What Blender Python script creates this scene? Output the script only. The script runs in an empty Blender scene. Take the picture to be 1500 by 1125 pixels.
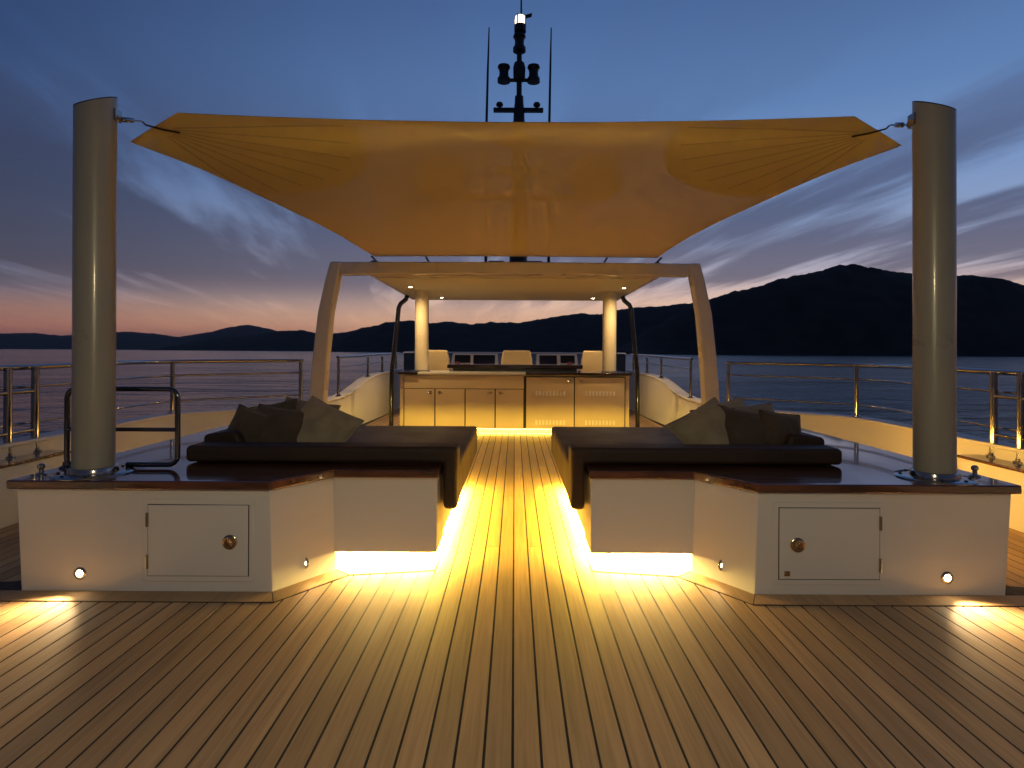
import bpy, bmesh, math, random
from mathutils import Vector, Matrix, noise as mnoise
R = math.radians
random.seed(7)
C = bpy.context.scene.collection
SC = bpy.context.scene

# ------------------------------------------------------------------ camera
cam_d = bpy.data.cameras.new('camera')
cam = bpy.data.objects.new('camera', cam_d)
C.objects.link(cam)
cam_d.sensor_width = 36.0
cam_d.lens = 36.0 * 870.0 / 1500.0
cam_d.shift_x = -4.0 / 1500.0
cam_d.shift_y = -48.0 / 1500.0
cam_d.clip_start = 0.05
cam_d.clip_end = 80000.0
EYE = 1.2
cam.matrix_world = (Matrix.Translation((0, 0, EYE)) @ Matrix.Rotation(R(90), 4, 'X')
                    @ Matrix.Rotation(R(0.3), 4, 'Z'))
SC.camera = cam

# ------------------------------------------------------------------ render / exposure
SC.render.engine = 'CYCLES'
SC.cycles.use_denoising = True
SC.cycles.max_bounces = 10
SC.cycles.diffuse_bounces = 5
SC.cycles.glossy_bounces = 5
SC.cycles.transparent_max_bounces = 12
SC.cycles.caustics_reflective = False
SC.cycles.caustics_refractive = False
SC.cycles.sample_clamp_indirect = 6.0
SC.view_settings.view_transform = 'Standard'
SC.view_settings.look = 'None'
SC.view_settings.exposure = 0.0
SC.view_settings.gamma = 1.0
SC.view_settings.use_curve_mapping = False


# ------------------------------------------------------------------ node helpers
class NT:
    def __init__(self, tree):
        self.t = tree
        tree.nodes.clear()

    def n(self, kind, **kw):
        nd = self.t.nodes.new(kind)
        for k, v in kw.items():
            setattr(nd, k, v)
        return nd

    def l(self, a, b):
        self.t.links.new(a, b)

    def math(self, op, a, b=None, c=None, clamp=False):
        nd = self.n('ShaderNodeMath', operation=op)
        nd.use_clamp = clamp
        for i, v in enumerate((a, b, c)):
            if v is None:
                continue
            if isinstance(v, (int, float)):
                nd.inputs[i].default_value = v
            else:
                self.l(v, nd.inputs[i])
        return nd.outputs[0]

    def mix(self, fac, a, b, blend='MIX'):
        nd = self.n('ShaderNodeMix', data_type='RGBA', blend_type=blend)
        for sock, v in ((nd.inputs[0], fac), (nd.inputs[6], a), (nd.inputs[7], b)):
            if isinstance(v, (int, float)):
                sock.default_value = v
            elif isinstance(v, (tuple, list)):
                sock.default_value = (*v[:3], 1)
            else:
                self.l(v, sock)
        return nd.outputs[2]

    def ramp(self, fac, stops, interp='EASE'):
        nd = self.n('ShaderNodeValToRGB')
        nd.color_ramp.interpolation = interp
        el = nd.color_ramp.elements
        while len(el) < len(stops):
            el.new(0.5)
        for e, (p, c) in zip(el, stops):
            e.position = p
            e.color = (*c, 1) if len(c) == 3 else c
        self.l(fac, nd.inputs[0])
        return nd.outputs[0]

    def maprange(self, v, a, b, c, d, smooth=True):
        nd = self.n('ShaderNodeMapRange')
        if smooth:
            nd.interpolation_type = 'SMOOTHSTEP'
        self.l(v, nd.inputs[0])
        for i, x in enumerate((a, b, c, d)):
            nd.inputs[i + 1].default_value = x
        return nd.outputs[0]


def srgb(r, g, b):
    f = lambda c: (c / 255 / 12.92) if c <= 10 else ((c / 255 + 0.055) / 1.055) ** 2.4
    return (f(r), f(g), f(b))


# ------------------------------------------------------------------ dusk sky (world)
W = bpy.data.worlds.new('World')
SC.world = W
W.use_nodes = True
w = NT(W.node_tree)
tc = w.n('ShaderNodeTexCoord')
sep = w.n('ShaderNodeSeparateXYZ')
w.l(tc.outputs['Generated'], sep.inputs[0])
dx, dy, dz = sep.outputs
zc = w.math('MAXIMUM', dz, 0.0)
elev = w.math('DIVIDE', w.math('ARCSINE', zc), math.pi / 2)       # 0..1 = 0..90 degrees
deg = lambda d: d / 90.0
# towards the place where the sun went down (right of straight ahead) / well away from it
near = w.ramp(elev, [
    (deg(0.0), srgb(236, 152, 112)), (deg(2.4), srgb(252, 194, 152)), (deg(4.6), srgb(244, 204, 180)), (deg(7.0), srgb(192, 184, 198)),
    (deg(10.0), srgb(150, 166, 200)), (deg(14.5), srgb(126, 155, 202)), (deg(21), srgb(98, 133, 184)),
    (deg(30), srgb(76, 108, 160)), (deg(52), srgb(48, 70, 114)), (deg(90), srgb(38, 55, 92))], 'LINEAR')
away = w.ramp(elev, [
    (deg(0.0), srgb(156, 96, 84)), (deg(1.8), srgb(188, 124, 102)), (deg(3.2), srgb(166, 124, 112)), (deg(5.0), srgb(114, 116, 138)),
    (deg(10.0), srgb(98, 114, 150)), (deg(15), srgb(72, 94, 138)), (deg(22), srgb(52, 76, 120)),
    (deg(32), srgb(38, 58, 98)), (deg(52), srgb(36, 54, 92)), (deg(90), srgb(38, 55, 92))], 'LINEAR')
hor = w.math('MAXIMUM', w.math('SQRT', w.math('ADD', w.math('MULTIPLY', dx, dx), w.math('MULTIPLY', dy, dy))), 0.001)
SA = R(24)
ca = w.math('DIVIDE', w.math('ADD', w.math('MULTIPLY', dx, math.sin(SA)), w.math('MULTIPLY', dy, math.cos(SA))), hor)
g = w.maprange(ca, 0.32, 0.99, 0.0, 1.0)
back = w.ramp(elev, [(deg(0), srgb(112, 100, 106)), (deg(6), srgb(104, 100, 116)), (deg(15), srgb(72, 86, 118)), (deg(32), srgb(44, 62, 100)), (deg(90), srgb(38, 55, 92))], 'LINEAR')
base = w.mix(g, w.mix(w.maprange(ca, -0.7, 0.3, 0.0, 1.0), back, away), near)
level = w.maprange(ca, -1.0, 0.35, 0.60, 1.0)
low = w.maprange(elev, 0.0, 0.8, 1.0, 0.0)
level = w.math('ADD', w.math('MULTIPLY', level, low), w.math('MULTIPLY', 0.9, w.math('SUBTRACT', 1.0, low)))
vm = w.n('ShaderNodeVectorMath', operation='SCALE')
w.l(base, vm.inputs[0])
w.l(level, vm.inputs['Scale'])
skycol = vm.outputs[0]
# streaky dusk clouds on a high plane, running away from the viewer
den = w.math('ADD', zc, 0.075)
px_ = w.math('DIVIDE', dx, den)
py_ = w.math('DIVIDE', dy, den)
cmb = w.n('ShaderNodeCombineXYZ')
w.l(px_, cmb.inputs[0]); w.l(py_, cmb.inputs[1])
rot = w.n('ShaderNodeMapping')
rot.inputs['Rotation'].default_value = (0, 0, R(-9))
w.l(cmb.outputs[0], rot.inputs[0])


def cloud(loc, scale, freq, detail, rough, dist):
    mp = w.n('ShaderNodeMapping')
    mp.inputs['Scale'].default_value = scale
    mp.inputs['Location'].default_value = loc
    w.l(rot.outputs[0], mp.inputs[0])
    nz = w.n('ShaderNodeTexNoise')
    nz.inputs['Scale'].default_value = freq
    nz.inputs['Detail'].default_value = detail
    nz.inputs['Roughness'].default_value = rough
    nz.inputs['Distortion'].default_value = dist
    w.l(mp.outputs[0], nz.inputs['Vector'])
    return nz.outputs[0]


wisps = cloud((3.1, 1.7, 0), (1.35, 0.22, 1), 1.5, 8.0, 0.58, 0.25)
banks = cloud((8.3, 4.2, 2), (0.50, 0.28, 1), 0.9, 3.0, 0.50, 0.3)
dens = w.math('ADD', w.math('MULTIPLY', wisps, 0.74), w.math('MULTIPLY', banks, 0.38))
leftw = w.maprange(dx, -0.75, 0.75, 0.085, 0.012)
lowbank = w.math('MULTIPLY', w.maprange(elev, deg(4.0), deg(7.0), 0.0, 0.05), w.maprange(elev, deg(9.0), deg(14.0), 1.0, 0.0))
cl = w.maprange(w.math('ADD', w.math('ADD', dens, leftw), lowbank), 0.495, 0.665, 0.0, 1.0)
env = w.math('MULTIPLY', w.maprange(elev, deg(2.5), deg(6.5), 0.15, 1.0), w.maprange(elev, deg(14.0), deg(25.0), 1.0, 0.25))
cfac = w.math('MULTIPLY', w.math('MULTIPLY', cl, env), 0.88, clamp=True)
cnear = w.ramp(elev, [(deg(0), srgb(196, 130, 112)), (deg(4), srgb(146, 122, 124)), (deg(7), srgb(108, 104, 122)), (deg(12), srgb(84, 92, 122)), (deg(25), srgb(78, 98, 142)), (1, srgb(48, 60, 98))], 'LINEAR')
caway = w.ramp(elev, [(deg(0), srgb(130, 84, 76)), (deg(4), srgb(94, 80, 88)), (deg(7), srgb(70, 69, 84)), (deg(12), srgb(58, 64, 86)), (deg(25), srgb(46, 60, 96)), (1, srgb(40, 54, 88))], 'LINEAR')
ccol = w.mix(g, caway, cnear)
vm2 = w.n('ShaderNodeVectorMath', operation='SCALE')
w.l(ccol, vm2.inputs[0])
w.l(level, vm2.inputs['Scale'])
skyc = w.mix(cfac, skycol, vm2.outputs[0])
bg = w.n('ShaderNodeBackground')
w.l(skyc, bg.inputs[0])
bg.inputs[1].default_value = 1.0
wo = w.n('ShaderNodeOutputWorld')
w.l(bg.outputs[0], wo.inputs[0])


# ------------------------------------------------------------------ materials
def pmat(name, color, rough=0.5, metal=0.0, coat=0.0, coat_rough=0.05, spec=0.5):
    m = bpy.data.materials.new(name)
    m.use_nodes = True
    t = NT(m.node_tree)
    p = t.n('ShaderNodeBsdfPrincipled')
    o = t.n('ShaderNodeOutputMaterial')
    t.l(p.outputs[0], o.inputs[0])
    p.inputs['Base Color'].default_value = (*color, 1)
    p.inputs['Roughness'].default_value = rough
    p.inputs['Metallic'].default_value = metal
    p.inputs['Coat Weight'].default_value = coat
    p.inputs['Coat Roughness'].default_value = coat_rough
    p.inputs['Specular IOR Level'].default_value = spec
    return m, t, p


def vary(t, p, color, amt, scale, rough=None, rough_amt=0.1, stretch=(1, 1, 1), bump=0.0, bump_scale=None, detail=4):
    """soft colour and gloss variation plus a fine bump, in object space"""
    c = t.n('ShaderNodeTexCoord')
    mpn = t.n('ShaderNodeMapping')
    mpn.inputs['Scale'].default_value = stretch
    t.l(c.outputs['Object'], mpn.inputs[0])
    n = t.n('ShaderNodeTexNoise')
    n.inputs['Scale'].default_value = scale
    n.inputs['Detail'].default_value = detail
    t.l(mpn.outputs[0], n.inputs['Vector'])
    a = tuple(x * (1 - amt) for x in color)
    b = tuple(min(1, x * (1 + amt)) for x in color)
    t.l(t.ramp(n.outputs[0], [(0.3, a), (0.7, b)], 'LINEAR'), p.inputs['Base Color'])
    if rough is not None:
        t.l(t.maprange(n.outputs[0], 0.3, 0.7, rough - rough_amt, rough + rough_amt), p.inputs['Roughness'])
    if bump:
        n2 = t.n('ShaderNodeTexNoise')
        n2.inputs['Scale'].default_value = bump_scale or scale * 6
        n2.inputs['Detail'].default_value = 3
        t.l(mpn.outputs[0], n2.inputs['Vector'])
        bm = t.n('ShaderNodeBump')
        bm.inputs['Strength'].default_value = bump
        bm.inputs['Distance'].default_value = 0.01
        t.l(n2.outputs[0], bm.inputs['Height'])
        t.l(bm.outputs[0], p.inputs['Normal'])
    return mpn


M = {}
m, t, p = pmat('white_gloss_paint', (0.68, 0.672, 0.65), 0.28, coat=0.5)
vary(t, p, (0.68, 0.672, 0.65), 0.02, 1.5, 0.24, 0.03)
M['white'] = m
m, t, p = pmat('cream_paint', (0.74, 0.68, 0.56), 0.32, coat=0.3)
vary(t, p, (0.74, 0.68, 0.56), 0.04, 3.0, 0.32, 0.06)
M['cream'] = m
m, t, p = pmat('bar_paint', (0.62, 0.52, 0.35), 0.6, spec=0.3)
vary(t, p, (0.62, 0.52, 0.35), 0.04, 2.0, 0.6, 0.05)
M['bar'] = m
m, t, p = pmat('matte_white_paint', (0.76, 0.74, 0.70), 0.55, spec=0.3)
vary(t, p, (0.76, 0.74, 0.70), 0.03, 1.5, 0.55, 0.05)
M['matte'] = m
m, t, p = pmat('post_paint', (0.29, 0.285, 0.235), 0.32, coat=0.3, coat_rough=0.12)
vary(t, p, (0.29, 0.285, 0.235), 0.05, 2.0, 0.33, 0.06)
M['post'] = m
m, t, p = pmat('varnished_mahogany', (0.035, 0.013, 0.008), 0.12, coat=1.0, coat_rough=0.04)
vary(t, p, (0.085, 0.028, 0.013), 0.5, 4.0, 0.16, 0.05, stretch=(1, 6, 6), bump=0.02, bump_scale=3)
M['mahogany'] = m
m, t, p = pmat('dark_veneer', (0.022, 0.012, 0.008), 0.16, coat=0.7)
vary(t, p, (0.022, 0.012, 0.008), 0.4, 4.0, 0.18, 0.05, stretch=(1, 6, 6))
M['veneer'] = m
m, t, p = pmat('brown_leather', (0.036, 0.023, 0.017), 0.6, spec=0.3)
vary(t, p, (0.034, 0.021, 0.015), 0.2, 3.0, 0.62, 0.06, bump=0.25, bump_scale=60)
M['leather'] = m
def fabric(name, col):
    m, t, p = pmat(name, col, 0.9, spec=0.2)
    vary(t, p, col, 0.2, 9.0, bump=0.3, bump_scale=60)
    p.inputs['Sheen Weight'].default_value = 0.15
    return m
M['olive'] = fabric('olive_fabric', (0.27, 0.23, 0.14))
M['brownfab'] = fabric('dark_brown_fabric', (0.07, 0.053, 0.038))
M['taupe'] = fabric('taupe_fabric', (0.18, 0.145, 0.09))
m, t, p = pmat('polished_steel', (0.40, 0.39, 0.37), 0.14, 1.0)
vary(t, p, (0.40, 0.39, 0.37), 0.05, 10, 0.14, 0.04)
M['steel'] = m
m, t, p = pmat('dark_polished_steel', (0.17, 0.165, 0.16), 0.15, 1.0)
vary(t, p, (0.17, 0.165, 0.16), 0.08, 10, 0.15, 0.04)
M['darksteel'] = m
m, t, p = pmat('brass_fitting', (0.55, 0.40, 0.24), 0.22, 1.0)
vary(t, p, (0.55, 0.40, 0.24), 0.1, 30, 0.22, 0.06)
M['brass'] = m
m, t, p = pmat('black_metal', (0.012, 0.012, 0.014), 0.35)
vary(t, p, (0.012, 0.012, 0.014), 0.2, 8, 0.35, 0.08)
M['black'] = m
m, t, p = pmat('black_gloss', (0.012, 0.012, 0.013), 0.12, coat=0.6)
vary(t, p, (0.012, 0.012, 0.013), 0.2, 5, 0.14, 0.04)
M['blackgloss'] = m
m, t, p = pmat('black_caulk', (0.012, 0.011, 0.010), 0.7)
vary(t, p, (0.012, 0.011, 0.010), 0.3, 30, 0.7, 0.1)
M['caulk'] = m
m, t, p = pmat('cream_vinyl', (0.66, 0.55, 0.38), 0.5)
vary(t, p, (0.66, 0.55, 0.38), 0.06, 6, 0.5, 0.06, bump=0.1, bump_scale=70)
M['vinyl'] = m
m, t, p = pmat('screen_glass', (0.02, 0.018, 0.018), 0.1)
vary(t, p, (0.02, 0.018, 0.018), 0.2, 4, 0.1, 0.03)
M['screen'] = m
m, t, p = pmat('red_plastic', (0.35, 0.03, 0.03), 0.4)
vary(t, p, (0.35, 0.03, 0.03), 0.1, 10, 0.4, 0.05)
M['red'] = m

# teak planks: long grain, every plank its own tone
m, t, p = pmat('teak', (0.3, 0.18, 0.09), 0.5)
oi = t.n('ShaderNodeObjectInfo')
c = t.n('ShaderNodeTexCoord')
off = t.n('ShaderNodeVectorMath', operation='MULTIPLY_ADD')
cr = t.n('ShaderNodeCombineXYZ')
t.l(oi.outputs['Random'], cr.inputs[0]); t.l(oi.outputs['Random'], cr.inputs[1]); t.l(oi.outputs['Random'], cr.inputs[2])
off.inputs[1].default_value = (37, 51, 23)
t.l(cr.outputs[0], off.inputs[0]); t.l(c.outputs['Object'], off.inputs[2])
mpn = t.n('ShaderNodeMapping'); mpn.inputs['Scale'].default_value = (60, 1.6, 10)
t.l(off.outputs[0], mpn.inputs[0])
g = t.n('ShaderNodeTexNoise'); g.inputs['Scale'].default_value = 1.6; g.inputs['Detail'].default_value = 6; g.inputs['Distortion'].default_value = 0.4
t.l(mpn.outputs[0], g.inputs['Vector'])
mp2 = t.n('ShaderNodeMapping'); mp2.inputs['Scale'].default_value = (6, 0.8, 1)
t.l(off.outputs[0], mp2.inputs[0])
g2 = t.n('ShaderNodeTexNoise'); g2.inputs['Scale'].default_value = 1.1; g2.inputs['Detail'].default_value = 3
t.l(mp2.outputs[0], g2.inputs['Vector'])
grain = t.ramp(g.outputs[0], [(0.25, (0.34, 0.228, 0.115)), (0.5, (0.43, 0.296, 0.154)), (0.75, (0.49, 0.345, 0.185))], 'LINEAR')
tone = t.ramp(oi.outputs['Random'], [(0, (0.80, 0.77, 0.73)), (0.35, (0.96, 0.94, 0.91)), (0.7, (1.05, 1.0, 0.94)), (1, (1.16, 1.13, 1.08))], 'LINEAR')
c1 = t.mix(1.0, grain, tone, 'MULTIPLY')
patch = t.ramp(g2.outputs[0], [(0.3, (0.80, 0.80, 0.80)), (0.7, (1.16, 1.13, 1.10))], 'LINEAR')
t.l(t.mix(1.0, c1, patch, 'MULTIPLY'), p.inputs['Base Color'])
t.l(t.maprange(g2.outputs[0], 0.3, 0.7, 0.60, 0.74), p.inputs['Roughness'])
bm = t.n('ShaderNodeBump'); bm.inputs['Strength'].default_value = 0.25; bm.inputs['Distance'].default_value = 0.003
t.l(g.outputs[0], bm.inputs['Height']); t.l(bm.outputs[0], p.inputs['Normal'])
M['teak'] = m

# shade cloth: open mesh weave lets a little through
m = bpy.data.materials.new('shade_cloth'); m.use_nodes = True
t = NT(m.node_tree)
o = t.n('ShaderNodeOutputMaterial')
df = t.n('ShaderNodeBsdfDiffuse'); tl = t.n('ShaderNodeBsdfTranslucent'); tp = t.n('ShaderNodeBsdfTransparent')
c = t.n('ShaderNodeTexCoord')
nn = t.n('ShaderNodeTexNoise'); nn.inputs['Scale'].default_value = 1.2; nn.inputs['Detail'].default_value = 5
t.l(c.outputs['Object'], nn.inputs['Vector'])
cc = t.ramp(nn.outputs[0], [(0.3, (0.80, 0.68, 0.40)), (0.7, (0.82, 0.70, 0.42))], 'LINEAR')
t.l(cc, df.inputs[0]); t.l(cc, tl.inputs[0])
wv = t.n('ShaderNodeTexNoise'); wv.inputs['Scale'].default_value = 260
t.l(c.outputs['Object'], wv.inputs['Vector'])
bm = t.n('ShaderNodeBump'); bm.inputs['Strength'].default_value = 0.2; bm.inputs['Distance'].default_value = 0.004
t.l(wv.outputs[0], bm.inputs['Height']); t.l(bm.outputs[0], df.inputs['Normal'])
mx = t.n('ShaderNodeMixShader'); mx.inputs[0].default_value = 0.05
t.l(df.outputs[0], mx.inputs[1]); t.l(tl.outputs[0], mx.inputs[2])
mx2 = t.n('ShaderNodeMixShader'); mx2.inputs[0].default_value = 0.022
t.l(mx.outputs[0], mx2.inputs[1]); t.l(tp.outputs[0], mx2.inputs[2])
t.l(mx2.outputs[0], o.inputs[0])
M['cloth'] = m
m, t, p = pmat('webbing', (0.5, 0.40, 0.26), 0.9)
vary(t, p, (0.50, 0.40, 0.26), 0.1, 20, bump=0.2, bump_scale=150)
M['webbing'] = m
m, t, p = pmat('seam_tape', (0.60, 0.50, 0.32), 0.9)
vary(t, p, (0.60, 0.50, 0.32), 0.1, 20)
M['stitch'] = m


def emat(name, color, strength):
    m = bpy.data.materials.new(name)
    m.use_nodes = True
    t = NT(m.node_tree)
    e = t.n('ShaderNodeEmission')
    e.inputs[0].default_value = (*color, 1)
    e.inputs[1].default_value = strength
    o = t.n('ShaderNodeOutputMaterial')
    t.l(e.outputs[0], o.inputs[0])
    return m


AMBER = (1.0, 0.64, 0.075)
M['led'] = emat('led_amber', AMBER, 1020)
M['led_front'] = emat('led_warm_front', (1.0, 0.65, 0.19), 800)
M['led_bar'] = emat('led_amber_bar', AMBER, 260)
M['led_back'] = emat('led_amber_back', AMBER, 2000)
M['led_side'] = emat('led_amber_side', (1.0, 0.52, 0.08), 140)
M['led_side_dim'] = emat('led_amber_side_dim', (1.0, 0.52, 0.08), 34)
M['lamp'] = emat('lamp_warm', (1.0, 0.74, 0.42), 110)
M['lamp_small'] = emat('lamp_warm_small', (1.0, 0.78, 0.5), 25)
M['lantern'] = emat('lantern_warm', (1.0, 0.80, 0.44), 310)
M['mastlamp'] = emat('mast_lamp', (1.0, 0.80, 0.60), 2.5)

# tinted glass
m = bpy.data.materials.new('tinted_glass'); m.use_nodes = True
t = NT(m.node_tree)
gl = t.n('ShaderNodeBsdfGlossy'); gl.inputs['Roughness'].default_value = 0.03
tp = t.n('ShaderNodeBsdfTransparent'); tp.inputs[0].default_value = (0.45, 0.5, 0.55, 1)
fr = t.n('ShaderNodeFresnel'); fr.inputs[0].default_value = 1.45
mx = t.n('ShaderNodeMixShader'); o = t.n('ShaderNodeOutputMaterial')
t.l(fr.outputs[0], mx.inputs[0]); t.l(tp.outputs[0], mx.inputs[1]); t.l(gl.outputs[0], mx.inputs[2]); t.l(mx.outputs[0], o.inputs[0])
M['glass'] = m

# water
m, t, p = pmat('sea_water', (0.006, 0.011, 0.018), 0.16)
p.inputs['IOR'].default_value = 1.33
c = t.n('ShaderNodeTexCoord')
def wnoise(sc, st, rot):
    a = t.n('ShaderNodeMapping'); a.inputs['Scale'].default_value = st; a.inputs['Rotation'].default_value = (0, 0, R(rot))
    t.l(c.outputs['Object'], a.inputs[0])
    b = t.n('ShaderNodeTexNoise'); b.inputs['Scale'].default_value = sc; b.inputs['Detail'].default_value = 4
    t.l(a.outputs[0], b.inputs['Vector'])
    return b.outputs[0]
h = t.math('ADD', t.math('MULTIPLY', wnoise(0.9, (0.5, 1, 1), 12), 0.5), t.math('MULTIPLY', wnoise(0.14, (0.45, 1, 1), -8), 2.0))
h = t.math('ADD', h, t.math('MULTIPLY', wnoise(0.02, (0.4, 1, 1), 5), 7.0))
bm = t.n('ShaderNodeBump'); bm.inputs['Strength'].default_value = 0.8; bm.inputs['Distance'].default_value = 1.0
t.l(t.maprange(wnoise(0.006, (0.5, 1, 1), 20), 0.4, 0.62, 0.45, 0.95), bm.inputs['Strength'])
t.l(h, bm.inputs['Height']); t.l(bm.outputs[0], p.inputs['Normal'])
M['water'] = m

# wooded hillside
m, t, p = pmat('wooded_hill', (0.03, 0.035, 0.02), 0.95, spec=0.1)
vary(t, p, (0.016, 0.019, 0.013), 0.5, 0.012, detail=8)
M['hill'] = m


# ------------------------------------------------------------------ mesh helpers
class MB:
    def __init__(self):
        self.v = []; self.f = []

    def add(self, vs, fs):
        b = len(self.v)
        self.v += [tuple(q) for q in vs]
        self.f += [tuple(b + i for i in f) for f in fs]
        return self

    def box(self, x0, x1, y0, y1, z0, z1):
        return self.add([(x0, y0, z0), (x1, y0, z0), (x1, y1, z0), (x0, y1, z0), (x0, y0, z1), (x1, y0, z1), (x1, y1, z1), (x0, y1, z1)],
                        [(0, 3, 2, 1), (4, 5, 6, 7), (0, 1, 5, 4), (1, 2, 6, 5), (2, 3, 7, 6), (3, 0, 4, 7)])

    def loft(self, loops, caps=True):
        n = len(loops[0]); vs = [q for lp in loops for q in lp]; fs = []
        for k in range(len(loops) - 1):
            for i in range(n):
                j = (i + 1) % n
                fs.append((k * n + i, k * n + j, (k + 1) * n + j, (k + 1) * n + i))
        if caps:
            fs.append(tuple(reversed(range(n))))
            fs.append(tuple((len(loops) - 1) * n + i for i in range(n)))
        return self.add(vs, fs)

    def prism(self, poly, z0, z1, poly_bottom=None):
        pb = poly_bottom or poly
        return self.loft([[(x, y, z0) for x, y in pb], [(x, y, z1) for x, y in poly]])

    def prism_y(self, poly, y0, y1):
        return self.loft([[(x, y0, z) for x, z in poly], [(x, y1, z) for x, z in poly]])

    def tube(self, path, r, n=10, closed=False):
        pts = [Vector(q) for q in path]
        rs = r if isinstance(r, (list, tuple)) else [r] * len(pts)
        loops = []
        up = None
        for i, q in enumerate(pts):
            if closed:
                d = pts[(i + 1) % len(pts)] - pts[i - 1]
            else:
                d = pts[min(i + 1, len(pts) - 1)] - pts[max(i - 1, 0)]
            d.normalize()
            if up is None:
                up = Vector((0, 0, 1)) if abs(d.z) < 0.9 else Vector((1, 0, 0))
            a = d.cross(up).normalized(); b = a.cross(d).normalized(); up = b
            loops.append([q + (a * math.cos(2 * math.pi * k / n) + b * math.sin(2 * math.pi * k / n)) * rs[i] for k in range(n)])
        if closed:
            loops.append(loops[0])
        return self.loft(loops, not closed)

    def lathe(self, prof, c=(0, 0, 0), n=20, axis='Z'):
        loops = []
        for r, z in prof:
            lp = []
            for k in range(n):
                a = 2 * math.pi * k / n
                x, y = max(r, 1e-4) * math.cos(a), max(r, 1e-4) * math.sin(a)
                q = (x, y, z) if axis == 'Z' else ((x, z, y) if axis == 'Y' else (z, x, y))
                lp.append((q[0] + c[0], q[1] + c[1], q[2] + c[2]))
            loops.append(lp)
        return self.loft(loops)

    def mirror(self, s):
        if s < 0:
            self.v = [(-x, y, z) for x, y, z in self.v]
        return self

    def turn(self, deg, axis, c):
        mt = Matrix.Translation(c) @ Matrix.Rotation(R(deg), 4, axis) @ Matrix.Translation([-q for q in c])
        self.v = [tuple(mt @ Vector(q)) for q in self.v]
        return self

    def build(self, name, mat, parent=None, smooth=0, bevel=0.0, seg=2, recalc=True):
        org = Vector((0, 0, 0))
        if parent is not None:
            org = Vector(parent['_org']) if '_org' in parent else org
        else:
            xs = [q[0] for q in self.v]; ys = [q[1] for q in self.v]; zs = [q[2] for q in self.v]
            org = Vector(((min(xs) + max(xs)) / 2, (min(ys) + max(ys)) / 2, min(zs)))
        me = bpy.data.meshes.new(name)
        me.from_pydata([tuple(Vector(q) - org) for q in self.v], [], self.f)
        if recalc:
            b = bmesh.new(); b.from_mesh(me)
            bmesh.ops.remove_doubles(b, verts=b.verts, dist=1e-6)
            bmesh.ops.recalc_face_normals(b, faces=b.faces)
            b.to_mesh(me); b.free()
        me.materials.append(mat)
        if smooth:
            me.polygons.foreach_set('use_smooth', [True] * len(me.polygons))
            me.set_sharp_from_angle(angle=R(smooth))
        o = bpy.data.objects.new(name, me)
        C.objects.link(o)
        if parent is not None:
            o.parent = parent
        else:
            o.location = org
        o['_org'] = tuple(org)
        if bevel:
            bv = o.modifiers.new('bevel', 'BEVEL')
            bv.width = bevel; bv.segments = seg; bv.limit_method = 'ANGLE'; bv.angle_limit = R(35)
            me.polygons.foreach_set('use_smooth', [True] * len(me.polygons))
            me.set_sharp_from_angle(angle=R(50))
            bv.harden_normals = True
        return o


def tag(o, label=None, cat=None, group=None, kind=None):
    if label: o['label'] = label
    if cat: o['category'] = cat
    if group: o['group'] = group
    if kind: o['kind'] = kind
    return o


def thing(name, label, cat, loc, group=None):
    o = bpy.data.objects.new(name, None)
    o.empty_display_size = 0.1
    C.objects.link(o)
    o.location = loc
    o['_org'] = tuple(loc)
    return tag(o, label, cat, group)


def PX(px, Y):
    return (px - 754) / 870 * Y


# ------------------------------------------------------------------ water, hills
wl = -6.5
ws = MB().add([(-40000, -30000, wl), (40000, -30000, wl), (40000, 45000, wl), (-40000, 45000, wl)], [(0, 1, 2, 3)]).build('water', M['water'], recalc=False)
tag(ws, kind='structure')


def hill(profile, D, depth, jag, name='hill', seed=0, step=3.0):
    """terrain range: ridge heights read as (pixel x, pixel y) at distance D, real slopes in front and behind"""
    xs = [q[0] for q in profile]
    cols = []
    x = xs[0]
    while x <= xs[-1]:
        for (xa, ya), (xb, yb) in zip(profile, profile[1:]):
            if xa <= x <= xb:
                tt = (x - xa) / (xb - xa); tt = tt * tt * (3 - 2 * tt) * 0.5 + tt * 0.5
                y = ya + (yb - ya) * tt
                break
        cols.append((x, y))
        x += step
    rows = [(-0.55, 0.0), (-0.45, 0.16), (-0.33, 0.42), (-0.2, 0.68), (-0.08, 0.9), (0.0, 1.0), (0.15, 0.85), (0.5, 0.3), (0.8, 0.0)]
    vs, fs = [], []
    for i, (x, y) in enumerate(cols):
        hz = 514 + (x - 754) * 0.0052
        ridge = (hz - y) / 870 * D + EYE - wl
        for j, (dd, hh) in enumerate(rows):
            dist = D + dd * depth
            X = (x - 754) / 870 * D * (1 + 0.25 * dd * depth / D); Y = dist
            k = mnoise.noise((X / D * 9 + seed, dd * 2.3, seed * 1.7)) * 0.16
            z = ridge * max(0, hh * (1 + (k if 0 < hh < 1 else 0)))
            z += jag * hh * (mnoise.noise((X / D * 90 + seed, dd * 9, 0)) * 0.9 + mnoise.noise((X / D * 330 + seed, dd * 30, 3)) * 0.55)
            vs.append((X, Y, wl - 1 + max(z, 0) if hh else wl - 4))
    n = len(rows)
    for i in range(len(cols) - 1):
        for j in range(n - 1):
            a = i * n + j
            fs.append((a, a + n, a + n + 1, a + 1))
    o = MB().add(vs, fs).build(name, M['hill'], smooth=60)
    return tag(o, kind='structure')


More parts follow.
